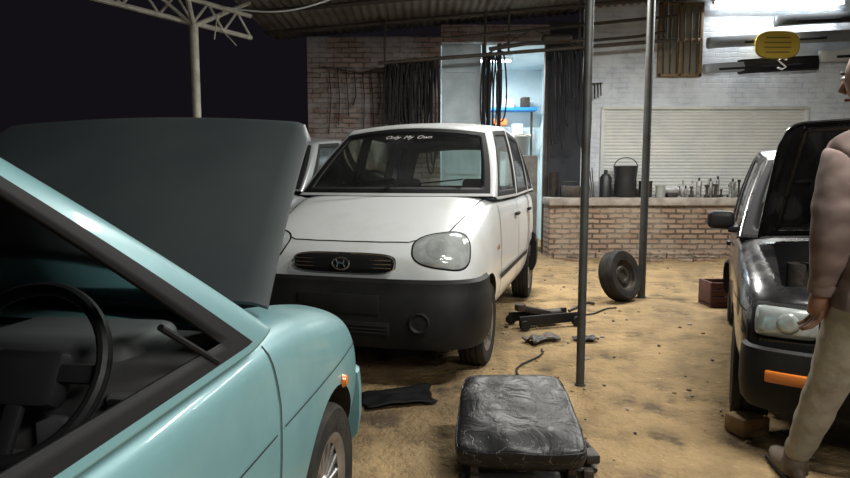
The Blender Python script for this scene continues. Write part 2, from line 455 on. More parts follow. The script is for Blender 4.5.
BUMP_A=[(.0,.635),(.015,.645),(.035,.625),(.040,.56),(.05,.54),(.054,.41),(.046,.31),(.02,.25),(-.03,.24),(-.04,.29),(-.03,.60)]
def tall_car_details(e,bvh,bvg,bumper=PLAST):
    b=B()
    b.usweep(.758,.385,.345,BUMP_A,bumper,n=3.9,N=64)
    b.usweep(.75,.45,3.05,[(o_,z+.02) for o_,z in BUMP_A],bumper,n=4,N=40,flip=-1)
    b.obj('bumpers',e)
    d=B()
    for sd in (1,-1):
        dr=(1,-sd*.34,-.30)
        patch(d,bvh,(0.12,sd*.555,.797),dr,(0,0,1),sup(.176,.122,2.8,skew=-.10*sd,egg=-.22*sd),RUBT,.004)
        patch(d,bvh,(0.12,sd*.555,.797),dr,(0,0,1),sup(.169,.115,2.8,skew=-.10*sd,egg=-.22*sd),LENS,.012)
        patch(d,bvh,(0.12,sd*.52,.790),dr,(0,0,1),sup(.085,.085,2.4,egg=-.1*sd),LENSB,.0138)
        m=Matrix.Translation((-.060,sd*.475,.41))@Euler((0,R(-90),R(-sd*8))).to_matrix().to_4x4()
        d.lathe([(0,.026),(.040,.024),(.052,.032),(.062,.028),(.066,.0)],bumper,m,28)
        for x in (1.82,2.68): d.box((x,sd*.765,.92),(.15,.03,.03),PLAST,.012)
        for pts in ([(1.02,1.02),(1.02,.8),(1.08,.35),(1.14,.28)],[(1.98,1.04),(1.98,.30)],[(2.82,1.06),(2.80,.85),(2.55,.50),(2.50,.30)],[(1.14,.28),(2.5,.28)]):
            ribbon(d,bvh,[(x,sd*2,z) for x,z in pts],(0,-sd,0),.010,SEAM)
        ribbon(d,bvh,[(1.0,sd*2,.52),(2.6,sd*2,.52)],(0,-sd,0),.04,PLAST,.010)
        ribbon(d,bvh,[(.87,sd*2,.74),(.93,sd*2,.74)],(0,-sd,0),.03,AMBER,.008)
        ribbon(d,bvh,[(.22,sd*.56,2),(.45,sd*.60,2),(.86,sd*.655,2)],(0,0,-1),.008,SEAM)
        ribbon(d,bvh,[(.10,sd*.36,2),(.22,sd*.56,2)],(0,0,-1),.008,SEAM)
    ribbon(d,bvh,[(.10,-.36,2),(.085,-.2,2),(.08,0,2),(.085,.2,2),(.10,.36,2)],(0,0,-1),.009,SEAM,.003)
    gz=.722
    patch(d,bvh,(0,0,gz),(1,0,0),(0,0,1),sup(.315,.058,4),RUBT,.02,rings=8,n=60)
    d.box((-.090,0,.50),(.02,.50,.11),bumper,.006); d.box((-.094,0,.365),(.02,.62,.08),RUBT,.01)
    for z in (.345,.365,.385): d.box((-.102,0,z),(.014,.60,.008),bumper,.002)
    d.obj('trim_and_lamps',e)
    g=B(); P=[]
    for k in range(60):
        t=2*math.pi*k/60; u,v=sup(.31,.055,4)(t); h=bvh.ray_cast(Vector((-1,u,gz+v)),Vector((1,0,0))); P.append(Vector((h[0].x-.022,u,gz+v)))
    g.tube(P,.005,CHROME,8,closed=True)
    for z in (gz-.022,gz,gz+.022):
        Q=[]
        for k in range(21):
            y=-.295+.59*k/20; h=bvh.ray_cast(Vector((-1,y,z)),Vector((1,0,0))); Q.append(Vector((h[0].x-.026,y,z)))
        g.tube(Q,.0045,CHROME,8)
    m=Matrix.Translation((P[45].x-.016,0,gz))@Euler((0,R(-90),0)).to_matrix().to_4x4()
    ov=[(.034*math.sin(t),.052*math.cos(t),.01) for t in [2*math.pi*k/32 for k in range(32)]]
    g.tube(ov,.0055,CHROME,8,closed=True,mtx=m)
    g.tube([(.022,-.022,.01),(0,-.018,.01),(-.022,-.026,.01)],.005,CHROME,6,mtx=m); g.tube([(.022,.026,.01),(0,.018,.01),(-.022,.022,.01)],.005,CHROME,6,mtx=m); g.tube([(0,-.018,.01),(0.004,.018,.01)],.005,CHROME,6,mtx=m)
    g.obj('grille',e)
    w=B()
    for y0,y1 in ((.45,-.02),(-.05,-.50)):
        h=bvg.ray_cast(Vector((0,y1,1.20)),Vector((1,0,0)))
        p1=h[0]+Vector((-.015,0,.0)) if h[0] else Vector((1.0,y1,1.2))
        p0=Vector((p1.x-.08,y0,1.155))
        w.tube([p0,p0.lerp(p1,.5)+Vector((-.012,0,.0)),p1],.005,RUBT,6)
    w.obj('wipers',e)

optA=dict(L=3.5,W=.76,wr=.27,axles=(.62,3.0),cabin=(1.02,3.25,.66),paint=WHITE,cap=True,drive=1)
rzA=math.atan2(.9613,.2756)
wc,bvA,bgA=build_car('hatchback_car',(-.47,3.5,0),rzA,SA,GA,optA)
tall_car_details(wc,bvA,bgA)
tx=bpy.data.curves.new('decal','FONT'); tx.body='Only  My  Own'; tx.size=.058; tx.extrude=.0006; tx.align_x='CENTER'; tx.shear=.4
to=bpy.data.objects.new('windscreen_lettering',tx); COL.objects.link(to); tx.materials.append(PURE)
h0=bgA.ray_cast(Vector((0,0,1.500)),Vector((1,0,0)))[0]; h1=bgA.ray_cast(Vector((0,0,1.555)),Vector((1,0,0)))[0]
to.parent=wc; to.location=(h0.x-.014,0,1.505)
sl=h1-h0
to.rotation_euler=(math.atan2(sl.z,sl.x),0,R(-90))

optS=dict(optA); optS['paint']=SILVER
sv,bvS,bgS=build_car('hatchback_car',(-2.12,5.25,0),rzA,SA,GA,optS); tall_car_details(sv,bvS,bgS,bumper=SILVER)

def small_car_details(e,bvh,bvg,paint,bumper,sideind=True):
    d=B()
    prof=[(-.01,.48),(.01,.50),(.028,.49),(.034,.43),(.034,.33),(.025,.26),(0,.23),(-.03,.24),(-.03,.46)]
    d.usweep(.655,.16,.10,prof,bumper,n=3.4,N=56)
    d.usweep(.72,.40,2.86,prof,bumper,n=4.,N=40,flip=-1)
    for sd in (1,-1):
        patch(d,bvh,(0,sd*.53,.60),(1,-sd*.25,0),(0,0,1),sup(.135,.078,7),RUBT,.012)
        patch(d,bvh,(0,sd*.53,.60),(1,-sd*.25,0),(0,0,1),sup(.125,.069,7),LENS,.020)
        patch(d,bvh,(0,sd*.52,.60),(1,-sd*.25,0),(0,0,1),sup(.055,.055,2),LENSB,.026)
        d.box((-.066,sd*.50,.385),(.04,.20,.05),AMBER,.01,rot=(0,0,-sd*R(13)))
        if sideind: patch(d,bvh,(.42,sd*.72,.57),(0,-sd,0),(0,0,1),sup(.022,.020,3),AMBER,.010,rings=4,n=20)
        for pts in ([(1.0,.84),(.98,.70),(1.0,.36),(1.06,.27)],[(2.02,.84),(2.02,.27)],[(2.70,.84),(2.68,.7),(2.42,.45),(2.36,.27)],[(1.06,.27),(2.36,.27)]):
            ribbon(d,bvh,[(x,sd*2,z) for x,z in pts],(0,-sd,0),.006,SEAM)
        ribbon(d,bvh,[(.12,sd*2,.62),(.3,sd*2,.635),(.96,sd*2,.645)],(0,-sd,0),.004,SEAM)
        ribbon(d,bvh,[(1.01,sd*2,.645),(3.0,sd*2,.65)],(0,-sd,0),.004,SEAM)
        d.box((1.85,sd*.735,.76),(.14,.03,.03),PLAST,.012)
    d.box((-.085,0,.385),(.012,.42,.10),PURE,.004)
    patch(d,bvh,(0,0,.60),(1,0,0),(0,0,1),sup(.33,.06,8),RUBT,.014)
    for z in (.57,.60,.63): 
        h=bvh.ray_cast(Vector((-1,0,z)),Vector((1,0,0))); d.box((h[0].x-.015,0,z),(.01,.58,.008),paint,.002)
    d.obj('trim_and_lamps',e)
    g=B(); 
    g.box((.45,.05,.58),(.36,.48,.22),DSTEEL,.03); g.box((.42,.02,.72),(.20,.40,.07),PLAST,.02)
    g.box((.62,-.42,.66),(.18,.17,.15),INTER2,.01); g.cyl((.42,.1,.70),(.42,.1,.77),.11,PLAST,n=28)
    g.cyl((.30,.42,.55),(.30,.42,.70),.045,DSTEEL,n=16); g.cyl((.66,.42,.55),(.66,.42,.78),.06,DSTEEL,n=20)
    g.box((.17,0,.58),(.05,.60,.20),DSTEEL,.01)
    g.tube([(.2,-.2,.68),(.3,-.25,.73),(.45,-.2,.74),(.5,-.1,.72)],.022,RUBT); g.tube([(.2,.25,.66),(.35,.3,.73),(.5,.25,.74)],.018,RUBT)
    g.tube([(.66,.42,.78),(.5,.35,.79),(.4,.2,.77)],.006,RUBT)
    g.obj('engine',e)
    w=B()
    for y0,y1 in ((.5,.02),(0,-.45)):
        w.tube([(.88,y0,.905),(.90,(y0+y1)/2,.925),(.93,y1,.945)],.005,RUBT,6)
    w.obj('wipers',e)

def open_hood(e,paint,hx,hz,wh,wf,length,ang,under,rc=.10):
    nu,nv=26,40; vs=[];fs=[]
    ca,sa=math.cos(R(ang)),math.sin(R(ang))
    def pt(u,v,th):
        half=(wh+(wf-wh)*u); ln=length; edge=abs(v); du=u*ln
        dd=(edge*half)-(half-rc)
        if dd>0:
            mx=ln-rc+math.sqrt(max(rc*rc-dd*dd,0)); du=u*mx
        y=v*half
        hgt=.030*(1-v*v)+.015*math.sin(math.pi*min(u,1))
        if edge>.95: hgt-=(edge-.95)/.05*.012
        if u>.95: hgt-=((u-.95)/.05)**2*.018
        hgt-=th
        return (hx-du*ca+hgt*sa,y,hz+du*sa+hgt*ca)
    for th in (0,.012):
        for i in range(nu+1):
            for j in range(nv+1): vs.append(pt(i/nu,-1+2*j/nv,th))
    N=(nu+1)*(nv+1); f1=[];f2=[]
    for i in range(nu):
        for j in range(nv):
            a=i*(nv+1)+j; f1.append([a,a+1,a+nv+2,a+nv+1]); f2.append([N+a,N+a+nv+1,N+a+nv+2,N+a+1])
    bd=[j for j in range(nv+1)]+[i*(nv+1)+nv for i in range(1,nu+1)]+[nu*(nv+1)+j for j in range(nv-1,-1,-1)]+[i*(nv+1) for i in range(nu-1,0,-1)]
    f3=[[bd[k],bd[(k+1)%len(bd)],N+bd[(k+1)%len(bd)],N+bd[k]] for k in range(len(bd))]
    b=B(); b.add(vs,f1+f3,paint); b.add(vs,f2,under)
    def q(u,v): return Vector(pt(u,v,.02))
    for path in ([(.08,-.85),(.08,.85)],[(.93,-.8),(.93,.8)],[(.08,-.85),(.93,-.8)],[(.08,.85),(.93,.8)],[(.08,-.4),(.93,0)],[(.08,.4),(.93,0)],[(.5,-.8),(.5,.8)]):
        (u0,v0),(u1,v1)=path; b.tube([q(u0+(u1-u0)*k/10,v0+(v1-v0)*k/10) for k in range(11)],.011,under,8)
    b.obj('open_hood',e,40)
    p=B(); t=q(.75,-.86); p.tube([(.2,-wh*.8,.70),t],.006,DSTEEL,6); p.obj('hood_prop',e)

optB=dict(L=3.28,W=.72,wr=.262,axles=(.53,2.75),cabin=(1.0,3.0,.665),paint=TEAL,bay=(.13,.78,.54,.42),open_window=3,drive=1,drivey=.405,sr=.145,stx=.335,stz=.045,gth=.010)
rzB=math.atan2(-.9925,-.122)
tc,bvT,bgT=build_car('hatchback_car',(-.915,2.37,0),rzB,SB,GB,optB)
small_car_details(tc,bvT,bgT,TEAL,TEAL)
open_hood(tc,TEAL_SHADED,.84,.90,.635,.57,.80,39,TEAL_SHADED,rc=.07)
x=B()
x.tube([(1.24,.704,.878),(1.385,.686,.975)],.006,RUBT,8)
x.box((1.55,.655,.60),(.90,.014,.34),INTER,.006)
x.box((1.45,.64,.68),(.14,.03,.03),INTER2,.01)
x.obj('door_lining',tc)

optK=dict(optB); optK.update(paint=BLACKP,open_window=None,cap=False,stx=.42,stz=.06,sr=.18,rim=DSTEEL,drivey=.34)
rzK=math.atan2(.899,.438)
bk,bvK,bgK=build_car('hatchback_car',(1.975,2.26,0),rzK,SB,GB,optK)
small_car_details(bk,bvK,bgK,BLACKP,PLAST,sideind=False)
open_hood(bk,BLACKP,.84,.90,.61,.56,.72,52,BLACKP)
x=B()
for s in (1,-1):
    x.box((1.22,s*.79,.955),(.07,.15,.11),PLAST,.035,seg=3); x.box((1.22,s*.71,.90),(.05,.08,.04),PLAST,.01)
x.box((1.257,.79,.955),(.006,.13,.09),CHROME,.002); x.box((1.257,-.79,.955),(.006,.13,.09),CHROME,.002); x.obj('door_mirrors',bk)

CONC=M('concrete',(.34,.31,.27),.9,col2=(.19,.16,.13),vscale=5,bump=.5,bscale=12)
WOOD=M('wood_block',(.30,.19,.09),.85,col2=(.18,.11,.05),vscale=12,bump=.4)
# ------------------------------------------------------------------ ground
def floormat():
    m,n,l,b=nt('dirt_floor'); b.inputs['Roughness'].default_value=.95; b.inputs['Specular IOR Level'].default_value=.12
    tc=n.new('ShaderNodeTexCoord')
    def noise(s,d=8,r=.6):
        q=n.new('ShaderNodeTexNoise'); q.inputs['Scale'].default_value=s; q.inputs['Detail'].default_value=d; q.inputs['Roughness'].default_value=r
        l.new(tc.outputs['Object'],q.inputs['Vector']); return q
    def ramp(src,lo,hi,mxv=1):
        q=n.new('ShaderNodeMapRange'); q.inputs[1].default_value=lo; q.inputs[2].default_value=hi; q.inputs[4].default_value=mxv; l.new(src,q.inputs[0]); return q
    def mix(f,a,bb):
        q=n.new('ShaderNodeMix'); q.data_type='RGBA'; l.new(f,q.inputs[0])
        if isinstance(a,tuple): q.inputs[6].default_value=(*a,1)
        else: l.new(a,q.inputs[6])
        if isinstance(bb,tuple): q.inputs[7].default_value=(*bb,1)
        else: l.new(bb,q.inputs[7])
        return q.outputs[2]
    n1=noise(1.1); n2=noise(4.5); n3=noise(2.3,6,.65); n4=noise(28,4); n5=noise(.6,3)
    c=mix(ramp(n1.outputs[0],.35,.65).outputs[0],(.355,.250,.130),(.275,.190,.098))
    c=mix(ramp(n2.outputs[0],.44,.68).outputs[0],c,(.180,.128,.072))
    c=mix(ramp(n3.outputs[0],.56,.64,.8).outputs[0],c,(.080,.062,.043))
    c=mix(ramp(n5.outputs[0],.48,.66,.55).outputs[0],c,(.12,.092,.062))
    c=mix(ramp(n4.outputs[0],.62,.8).outputs[0],c,(.42,.33,.20))
    l.new(c,b.inputs['Base Color'])
    ad=n.new('ShaderNodeMath'); ad.operation='ADD'; l.new(n2.outputs[0],ad.inputs[0]); 
    mu=n.new('ShaderNodeMath'); mu.operation='MULTIPLY'; mu.inputs[1].default_value=.3; l.new(n4.outputs[0],mu.inputs[0]); l.new(mu.outputs[0],ad.inputs[1])
    bp=n.new('ShaderNodeBump'); bp.inputs['Strength'].default_value=.85; bp.inputs['Distance'].default_value=.08
    l.new(ad.outputs[0],bp.inputs['Height']); l.new(bp.outputs[0],b.inputs['Normal']); return m
FL=floormat()
b=B(); b.box((1,5,-.1),(24,24,.2),FL)
for k in range(170):
    xx=random.uniform(.3,2.2); yy=random.uniform(2.4,9.0); r=random.uniform(.005,.016)
    if yy>6: xx=random.uniform(1.3,4.2)
    b.sphere((xx,yy,r*.4),(r*random.uniform(.7,1.4),r,r*.6),random.choice([CONC,WOOD,FL,DSTEEL]),6,4)
b.obj('floor')

# ------------------------------------------------------------------ walls
BRK=brickmat('old_brick',(.19,.12,.095),(.29,.21,.18),(.075,.07,.066),white=(.34,.33,.33),wlo=.46,whi=.70,bump=.9)
BRW=brickmat('whitewashed_brick',(.47,.51,.56),(.53,.57,.61),(.40,.44,.50),white=(.62,.66,.70),wlo=.40,whi=.60,bump=.4)
BRP=brickmat('platform_brick',(.24,.15,.10),(.33,.235,.165),(.085,.065,.05),white=(.33,.275,.215),wlo=.44,whi=.74,ms=.016,bump=1)
CREAM=M('shutter_cream',(.56,.56,.53),.6,col2=(.46,.48,.48),vscale=3)
DARKC=M('dark_curtain',(.03,.033,.04),.9)
BLUEW=M('blue_white_door',(.56,.66,.72),.6,col2=(.42,.52,.57),vscale=4)
ROOMW=M('inner_room_wall',(.62,.72,.74),.8,col2=(.5,.6,.64),vscale=2)
RUST=M('rusty_steel',(.05,.045,.04),.65,metal=.3,col2=(.09,.065,.045),vscale=12,bump=.2)
GALV=M('pole_paint',(.065,.068,.066),.5,metal=.3,col2=(.045,.04,.033),vscale=9)
PALE=M('pale_pole_paint',(.55,.52,.44),.6,col2=(.36,.33,.27),vscale=8)

Yw=9.8
def wallbox(name,x0,x1,z0,z1,mat,y=Yw,t=.25):
    b=B(); b.box(((x0+x1)/2,y+t/2,(z0+z1)/2),(x1-x0,t,z1-z0),mat); return b.obj(name)
wallbox('wall_back_left',-1.85,.25,0,3.42,BRK)
wallbox('wall_back_lintel',.25,1.95,3.34,3.6,BRK)
wallbox('wall_back_pier',1.95,2.48,0,3.65,DARKC)
wallbox('wall_back',2.48,7.6,0,4.1,BRW)
b=B(); b.box((1.1,12.4,1.65),(2.6,.1,3.4),ROOMW); b.box((-.15,11.2,1.65),(.1,2.3,3.4),ROOMW); b.box((2.35,11.2,1.65),(.1,2.3,3.4),ROOMW)
b.box((1.1,11.2,3.38),(2.4,2.3,.06),ROOMW); b.obj('wall_inner_room')
b=B(); b.box((.57,9.84,1.66),(.62,.04,3.32),BLUEW,.005)
for z in (.5,1.3,2.1,2.9): b.box((.57,9.81,z),(.5,.02,.06),BLUEW,.004)
b.obj('door_1')
b=B()
for xx in (.93,1.17,1.92): b.box((xx,9.86,1.66),(.06,.1,3.32),RUST,.005)
b.obj('trim_1')
SH_B=M('blue_shelf',(.02,.22,.62),.5); ORG=M('orange_box',(.75,.2,.05),.5); GRN=M('green_bottle_plastic',(.03,.40,.12),.35)
b=B(); b.box((1.62,12.1,2.55),(1.1,.35,.06),SH_B,.005); b.box((1.45,12.1,2.05),(1.2,.3,.05),PALE,.005)
b.box((1.45,12.05,2.30),(.28,.2,.12),ORG,.01); b.box((1.8,12.1,2.17),(.2,.2,.2),PURE,.01); b.box((1.3,12.1,2.16),(.16,.2,.18),SH_B,.01)
b.box((1.62,12.1,2.66),(.2,.2,.16),PURE,.01); b.box((1.95,12.1,2.68),(.16,.2,.2),DSTEEL,.01)
for xx in (1.05,2.1): b.box((xx,12.2,1.3),(.04,.04,2.6),RUST)
b.obj('storage_shelf')
BUCK=M('bucket_grey',(.26,.27,.25),.5)
e=empty('stone_stand',(1.66,10.6,0)); b=B(); b.box((0,0,.80),(.5,.4,1.6),CONC,.02); b.obj('stone_block',e)
m=Matrix.Translation((0,0,1.602))
b=B(); b.lathe([(0,0),(.11,0),(.145,.3),(.15,.3),(.15,.32),(.14,.32)],BUCK,m,28); b.tube([(.15*math.cos(t),0,.31+.05*math.sin(t)) for t in [math.pi*k/12 for k in range(13)]],.005,DSTEEL,6,mtx=m); b.obj('bucket_on_stand',e)

b=B(); vs=[];fs=[]; N=240
for i in range(N+1):
    z=.94+1.35*i/N; y=9.788-.009*abs(math.sin(math.pi*i/N*26))
    vs+= [(2.84,y,z),(6.0,y,z)]
for i in range(N): fs.append([2*i,2*i+1,2*i+3,2*i+2])
b.add(vs,fs,CREAM)
b.box((2.81,9.775,1.62),(.06,.04,1.36),CREAM,.008); b.box((6.03,9.775,1.62),(.06,.04,1.36),CREAM,.008); b.box((4.42,9.77,2.32),(3.26,.05,.06),CREAM,.01)
b.obj('rolling_shutter')
b=B(); b.box((4.7,9.52,.40),(5.6,.50,.80),BRP)
b.box((4.7,9.50,.86),(5.65,.56,.12),CONC,.02)
xx=1.95
while xx<7.3:
    w_=random.uniform(.19,.24); b.box((xx+w_/2,9.255+random.uniform(-.02,.015),.045+.0),(w_-.01,.09,.09),BRP,.008,rot=(0,0,random.uniform(-.05,.05))); xx+=w_
b.obj('brick_platform')
WF=M('window_frame_wood',(.20,.13,.06),.6,col2=(.13,.08,.04),vscale=8); WG=M('window_pane_dusty',(.16,.14,.10),.4)
b=B(); b.box((3.98,9.785,3.36),(.62,.02,1.06),WG)
for xx in (3.66,3.98,4.30): b.box((xx,9.765,3.36),(.05,.05,1.12),WF,.004)
for z in (2.82,3.36,3.9): b.box((3.98,9.765,z),(.68,.05,.05),WF,.004)
for k in range(6): b.cyl((3.72+k*.104,9.735,2.83),(3.72+k*.104,9.735,3.88),.008,DSTEEL,n=8)
b.obj('window_1')
CORR=M('corrugated_iron',(.26,.26,.25),.55,metal=.4,col2=(.14,.11,.08),vscale=2)
def zr(x): return 3.48+.085*(x+1.85)
b=B(); vs=[];fs=[]; n=0; x=-2.4
while x<7.7:
    z=zr(x)+.018*math.sin(2*math.pi*x/.12); vs+=[(x,-3,z),(x,10.1,z)]; n+=1; x+=.015
for i in range(n-1): fs.append([2*i,2*i+1,2*i+3,2*i+2])
b.add(vs,fs,CORR); b.obj('ceiling',None,60)
b=B()
for y in (-1.5,1.0,3.5,6.1,8.3,9.4): b.cyl((-2.4,y,zr(-2.4)-.055),(7.6,y,zr(7.6)-.055),.03,RUST,n=10)
b.obj('roof_purlins')
for (x0,y0,r,mat) in ((.907,3.47,.024,GALV),(2.20,6.12,.038,GALV)):
    b=B(); b.cyl((x0,y0,0),(x0,y0,zr(x0)-.09),r,mat,n=20); b.cyl((x0,y0,0),(x0,y0,.012),r*1.3,mat,n=20); b.obj('steel_pole')
b=B(); b.cyl((-2.58,7.0,0),(-2.58,7.0,2.9),.048,PALE,n=20); b.cyl((-2.58,7,0),(-2.58,7,.02),.1,PALE); b.obj('steel_pole')
b=B(); A=Vector((-2.15,7.75,2.94)); C=Vector((-3.95,4.9,2.94)); dirn=(C-A)
for dz in (0,.26): b.tube([A+Vector((0,0,dz)),C+Vector((0,0,dz))],.028,PALE,8)
K=8
for k in range(K):
    p=A+dirn*(k/K); q=A+dirn*((k+.5)/K); s=A+dirn*((k+1)/K)
    b.tube([p,q+Vector((0,0,.26))],.015,PALE,6); b.tube([q+Vector((0,0,.26)),s],.015,PALE,6)
b.tube([(-2.58,7,2.9),(-2.2,7.9,3.40)],.026,PALE,8); b.tube([(-2.58,7,2.9),(-2.35,6.0,3.40)],.028,PALE,8)
b.tube([(-2.58,7,2.92),(-3.6,7.9,3.30)],.024,PALE,8); b.tube([(-2.58,7,2.9),(-3.0,6.0,3.35)],.02,PALE,8)
b.tube([(-2.35,7.4,3.2),(-2.45,7.35,3.0),(-2.30,7.3,2.86),(-2.2,7.3,2.75)],.008,PALE,6); b.tube([(-2.5,7.2,3.2),(-2.38,7.2,3.05),(-2.42,7.2,2.8)],.007,PALE,6)
b.obj('roof_truss')
b=B(); b.tube([(-2.3+.1*k,7.3,3.18-.12*math.sin(math.pi*k/14)+.012*k) for k in range(15)],.009,PURE,6); b.obj('hanging_cable')
rack=empty('storage_rack')
b=B()
b.cyl((-.7,9.35,2.93),(3.75,9.35,3.27),.028,RUST,n=10); b.cyl((.4,9.35,3.30),(3.75,9.35,3.62),.024,RUST,n=10)
for xx,zz in ((-.6,2.94),(.9,3.05),(1.25,3.08),(2.3,3.16),(3.6,3.26)): b.cyl((xx,9.35,zz),(xx,9.35,zr(xx)-.02),.018,RUST,n=8)
b.cyl((.9,9.35,3.05),(1.6,9.35,3.42),.012,RUST,n=8); b.cyl((2.3,9.35,3.16),(1.6,9.35,3.42),.012,RUST,n=8)
b.tube([(.95,9.28,3.12),(1.5,9.28,3.20),(2.4,9.28,3.25)],.03,DSTEEL,10)
b.box((1.95,9.28,3.27),(.45,.14,.12),DSTEEL,.05,seg=3)
b.tube([(2.5,9.40,3.27),(3.2,9.40,3.33),(3.6,9.38,3.40)],.022,RUST,8)
b.obj('rack_bars',rack)
BELT=M('belt_rubber',(.016,.016,.018),.75,spec=.25)
def hanging(name,xs,ztop,lo,hi,y=9.42,mat=BELT):
    b=B()
    for xx in xs:
        zt=ztop(xx); ln=random.uniform(lo,hi); w=random.uniform(.03,.08); yy=y+random.uniform(-.05,.06)
        P=[(xx+w*math.cos(t)*(1-.2*math.sin(t)),yy+.02*math.cos(t),zt-ln/2+ln/2*math.sin(t)) for t in [2*math.pi*k/26 for k in range(26)]]
        b.tube(P,random.uniform(.009,.016),mat,6,closed=True)
    return b.obj(name,rack)
bar=lambda x:2.97+.0764*(x+.7)
hanging('fan_belts_bundle',[-.58+.032*k for k in range(25)],bar,.8,1.9)
hanging('fan_belts_narrow',[.90+.032*k for k in range(9)],bar,.9,1.8)
hanging('hoses',[1.95+.055*k for k in range(10)],lambda x:bar(x),.6,1.9)
b=B()
for k in range(7): 
    xx=-1.5+.13*k; b.tube([(xx,9.74,2.9+.05*math.sin(k)),(xx+.03,9.73,2.5),(xx-.02+.03*(k%3),9.74,1.9+.15*(k%4))],.008,BELT,6)
b.tube([(-1.6,9.74,2.95),(-1.0,9.72,2.85),(-.55,9.74,2.95)],.012,RUST,6)
b.obj('hanging_cable')
b=B()
for k in range(5): b.tube([(2.55+.05*k,9.745,2.66+.01*k),(2.555+.05*k,9.74,2.58),(2.56+.05*k,9.745,2.42+.02*k)],.010,BELT,6)
b.cyl((2.5,9.75,2.68),(2.78,9.75,2.70),.010,RUST,n=8)
b.obj('hanging_tools')
GREYB=M('grey_bumper_paint',(.24,.26,.28),.4,coat=.3); WB=M('white_bumper_paint',(.50,.53,.54),.4,coat=.3); YEL=M('yellow_sign_paint',(.52,.38,.05),.5); DGR=M('dark_grey_bumper',(.05,.055,.06),.4,coat=.3)
def wbump(c,W,D,hh,mat,tilt=0,badge=False):
    e=empty('car_bumper',c)
    b=B(); prof=[(0,hh/2),(.02,hh/2*.95),(.035,0),(.025,-hh/2*.85),(0,-hh/2),(-.02,-hh/2),(-.015,0),(-.02,hh/2)]
    T=Euler((0,R(tilt),0)).to_matrix().to_4x4()@Euler((0,0,R(90))).to_matrix().to_4x4()
    b.usweep(W,D,0,prof,mat,n=4,N=40,mtx=T); b.obj('bumper_skin',e)
    b=B()
    b.box((0,-D-.036,-hh*.15),(W*1.1,.006,hh*.22),RUBT,.002,rot=(0,R(tilt),0))
    for s in (-.6,.6): b.box((W*s,(-D+.06)/2,0),(.03,D+.059,.03),RUST)
    if badge:
        sP=[(.065,0,.06),(.0,0,.085),(-.06,0,.05),(0,0,0),(.06,0,-.05),(0,0,-.085),(-.065,0,-.06)]
        b.tube([Vector((p[0],-D-.047,p[2])) for p in sP],.014,PURE,6)
    b.obj('grille_slot_and_brackets',e)
wbump((6.05,9.74,3.66),.62,.07,.16,DGR,-3); wbump((5.55,9.74,3.36),1.15,.07,.17,GREYB,-3); wbump((4.78,9.74,2.93),.42,.06,.15,GREYB,-3)
wbump((5.50,9.74,2.97),.60,.08,.22,PLAST,-3,True); wbump((6.60,9.74,3.12),.45,.07,.18,WB,-3)
e=empty('round_sign',(5.38,9.56,3.24)); b=B()
N=40
fr_=[sup(.34,.21,3)(2*math.pi*k/N) for k in range(N)]
vs=[(u,-.012,v) for u,v in fr_]+[(u,.012,v) for u,v in fr_]
b.add(vs,[list(range(N)),list(range(N,2*N))[::-1]]+[[k,(k+1)%N,N+(k+1)%N,N+k] for k in range(N)],YEL)
OLV=M('sign_lettering_olive',(.20,.16,.04),.6)
for k in range(4): b.box((0,-.016,-.11+k*.072),(.44-.05*abs(k-1.5),.004,.022),OLV)
b.tube([(u*.97,-.014,v*.97) for u,v in fr_],.008,OLV,6,closed=True)
b.box((0,.10,0),(.04,.19,.04),RUST); b.obj('sign_board',e)

BLK=M('black_drum',(.018,.018,.02),.45); ALU=M('cast_aluminium',(.42,.42,.42),.45,metal=.6,col2=(.15,.13,.12),vscale=20)
zl=.922
def at(x,y): return Matrix.Translation((x,y,zl))
b=B(); b.lathe([(0,0),(.15,0),(.17,.05),(.165,.28),(.18,.46),(.19,.48),(.175,.48),(.15,.3)],BLK,at(3.10,9.48),28)
b.tube([Vector((3.10+.18*math.cos(t),9.48,zl+.47+.14*math.sin(t))) for t in [math.pi*k/14 for k in range(15)]],.008,DSTEEL,6); b.obj('bucket')
b=B(); b.lathe([(0,0),(.09,0),(.09,.30),(.05,.36),(.03,.36),(.03,.42),(0,.42)],BLK,at(2.80,9.50),24); b.obj('oil_can')
b=B(); b.lathe([(0,0),(.10,0),(.10,.22),(.105,.23),(.105,.25),(0,.25)],DSTEEL,at(3.42,9.5),24); b.obj('paint_tin')
b=B(); b.lathe([(0,0),(.07,0),(.07,.16),(.075,.165),(.075,.18),(0,.18)],BUCK,at(3.60,9.36),24); b.obj('paint_tin')
b=B()
for k in range(19):
    xx=4.02+k*.052; r=random.uniform(.022,.045); hh=random.uniform(.10,.28)
    m=at(xx,9.45+random.uniform(-.16,.14))
    if k%3==0: b.lathe([(0,0),(r,0),(r,hh*.4),(r*.5,hh*.5),(r*.5,hh),(0,hh)],ALU,m,16)
    elif k%3==1: b.box((0,0,hh/2),(r*1.8,r*1.6,hh),ALU,.012,mtx=m,rot=(0,0,k)); b.cyl((0,0,hh),(0,0,hh+.05),.015,DSTEEL,mtx=m)
    else: b.lathe([(0,0),(r*1.3,0),(r*1.3,.03),(r*.6,.05),(r*.6,hh*.8),(r,hh*.85),(r,hh),(0,hh)],DSTEEL,m,16)
b.obj('engine_parts')
b=B(); m=at(3.82,9.48); b.cyl((-.10,0,.10),(.10,0,.10),.055,ALU,mtx=m); b.cyl((-.14,0,.10),(-.11,0,.10),.075,ALU,mtx=m); b.cyl((.11,0,.10),(.14,0,.10),.075,ALU,mtx=m); b.box((0,0,.03),(.16,.12,.06),DSTEEL,.01,mtx=m); b.obj('bench_grinder')
b=B()
for k in range(7):
    xx=5.36+k*.13; b.lathe([(0,0),(.045,0),(.048,.02),(.048,.14+.02*(k%3)),(.02,.19),(.018,.23),(0,.23)],(BLK,BUCK,SH_B,PURE)[k%4],at(xx,9.45+.05*(k%2)),16)
b.obj('oil_bottles')
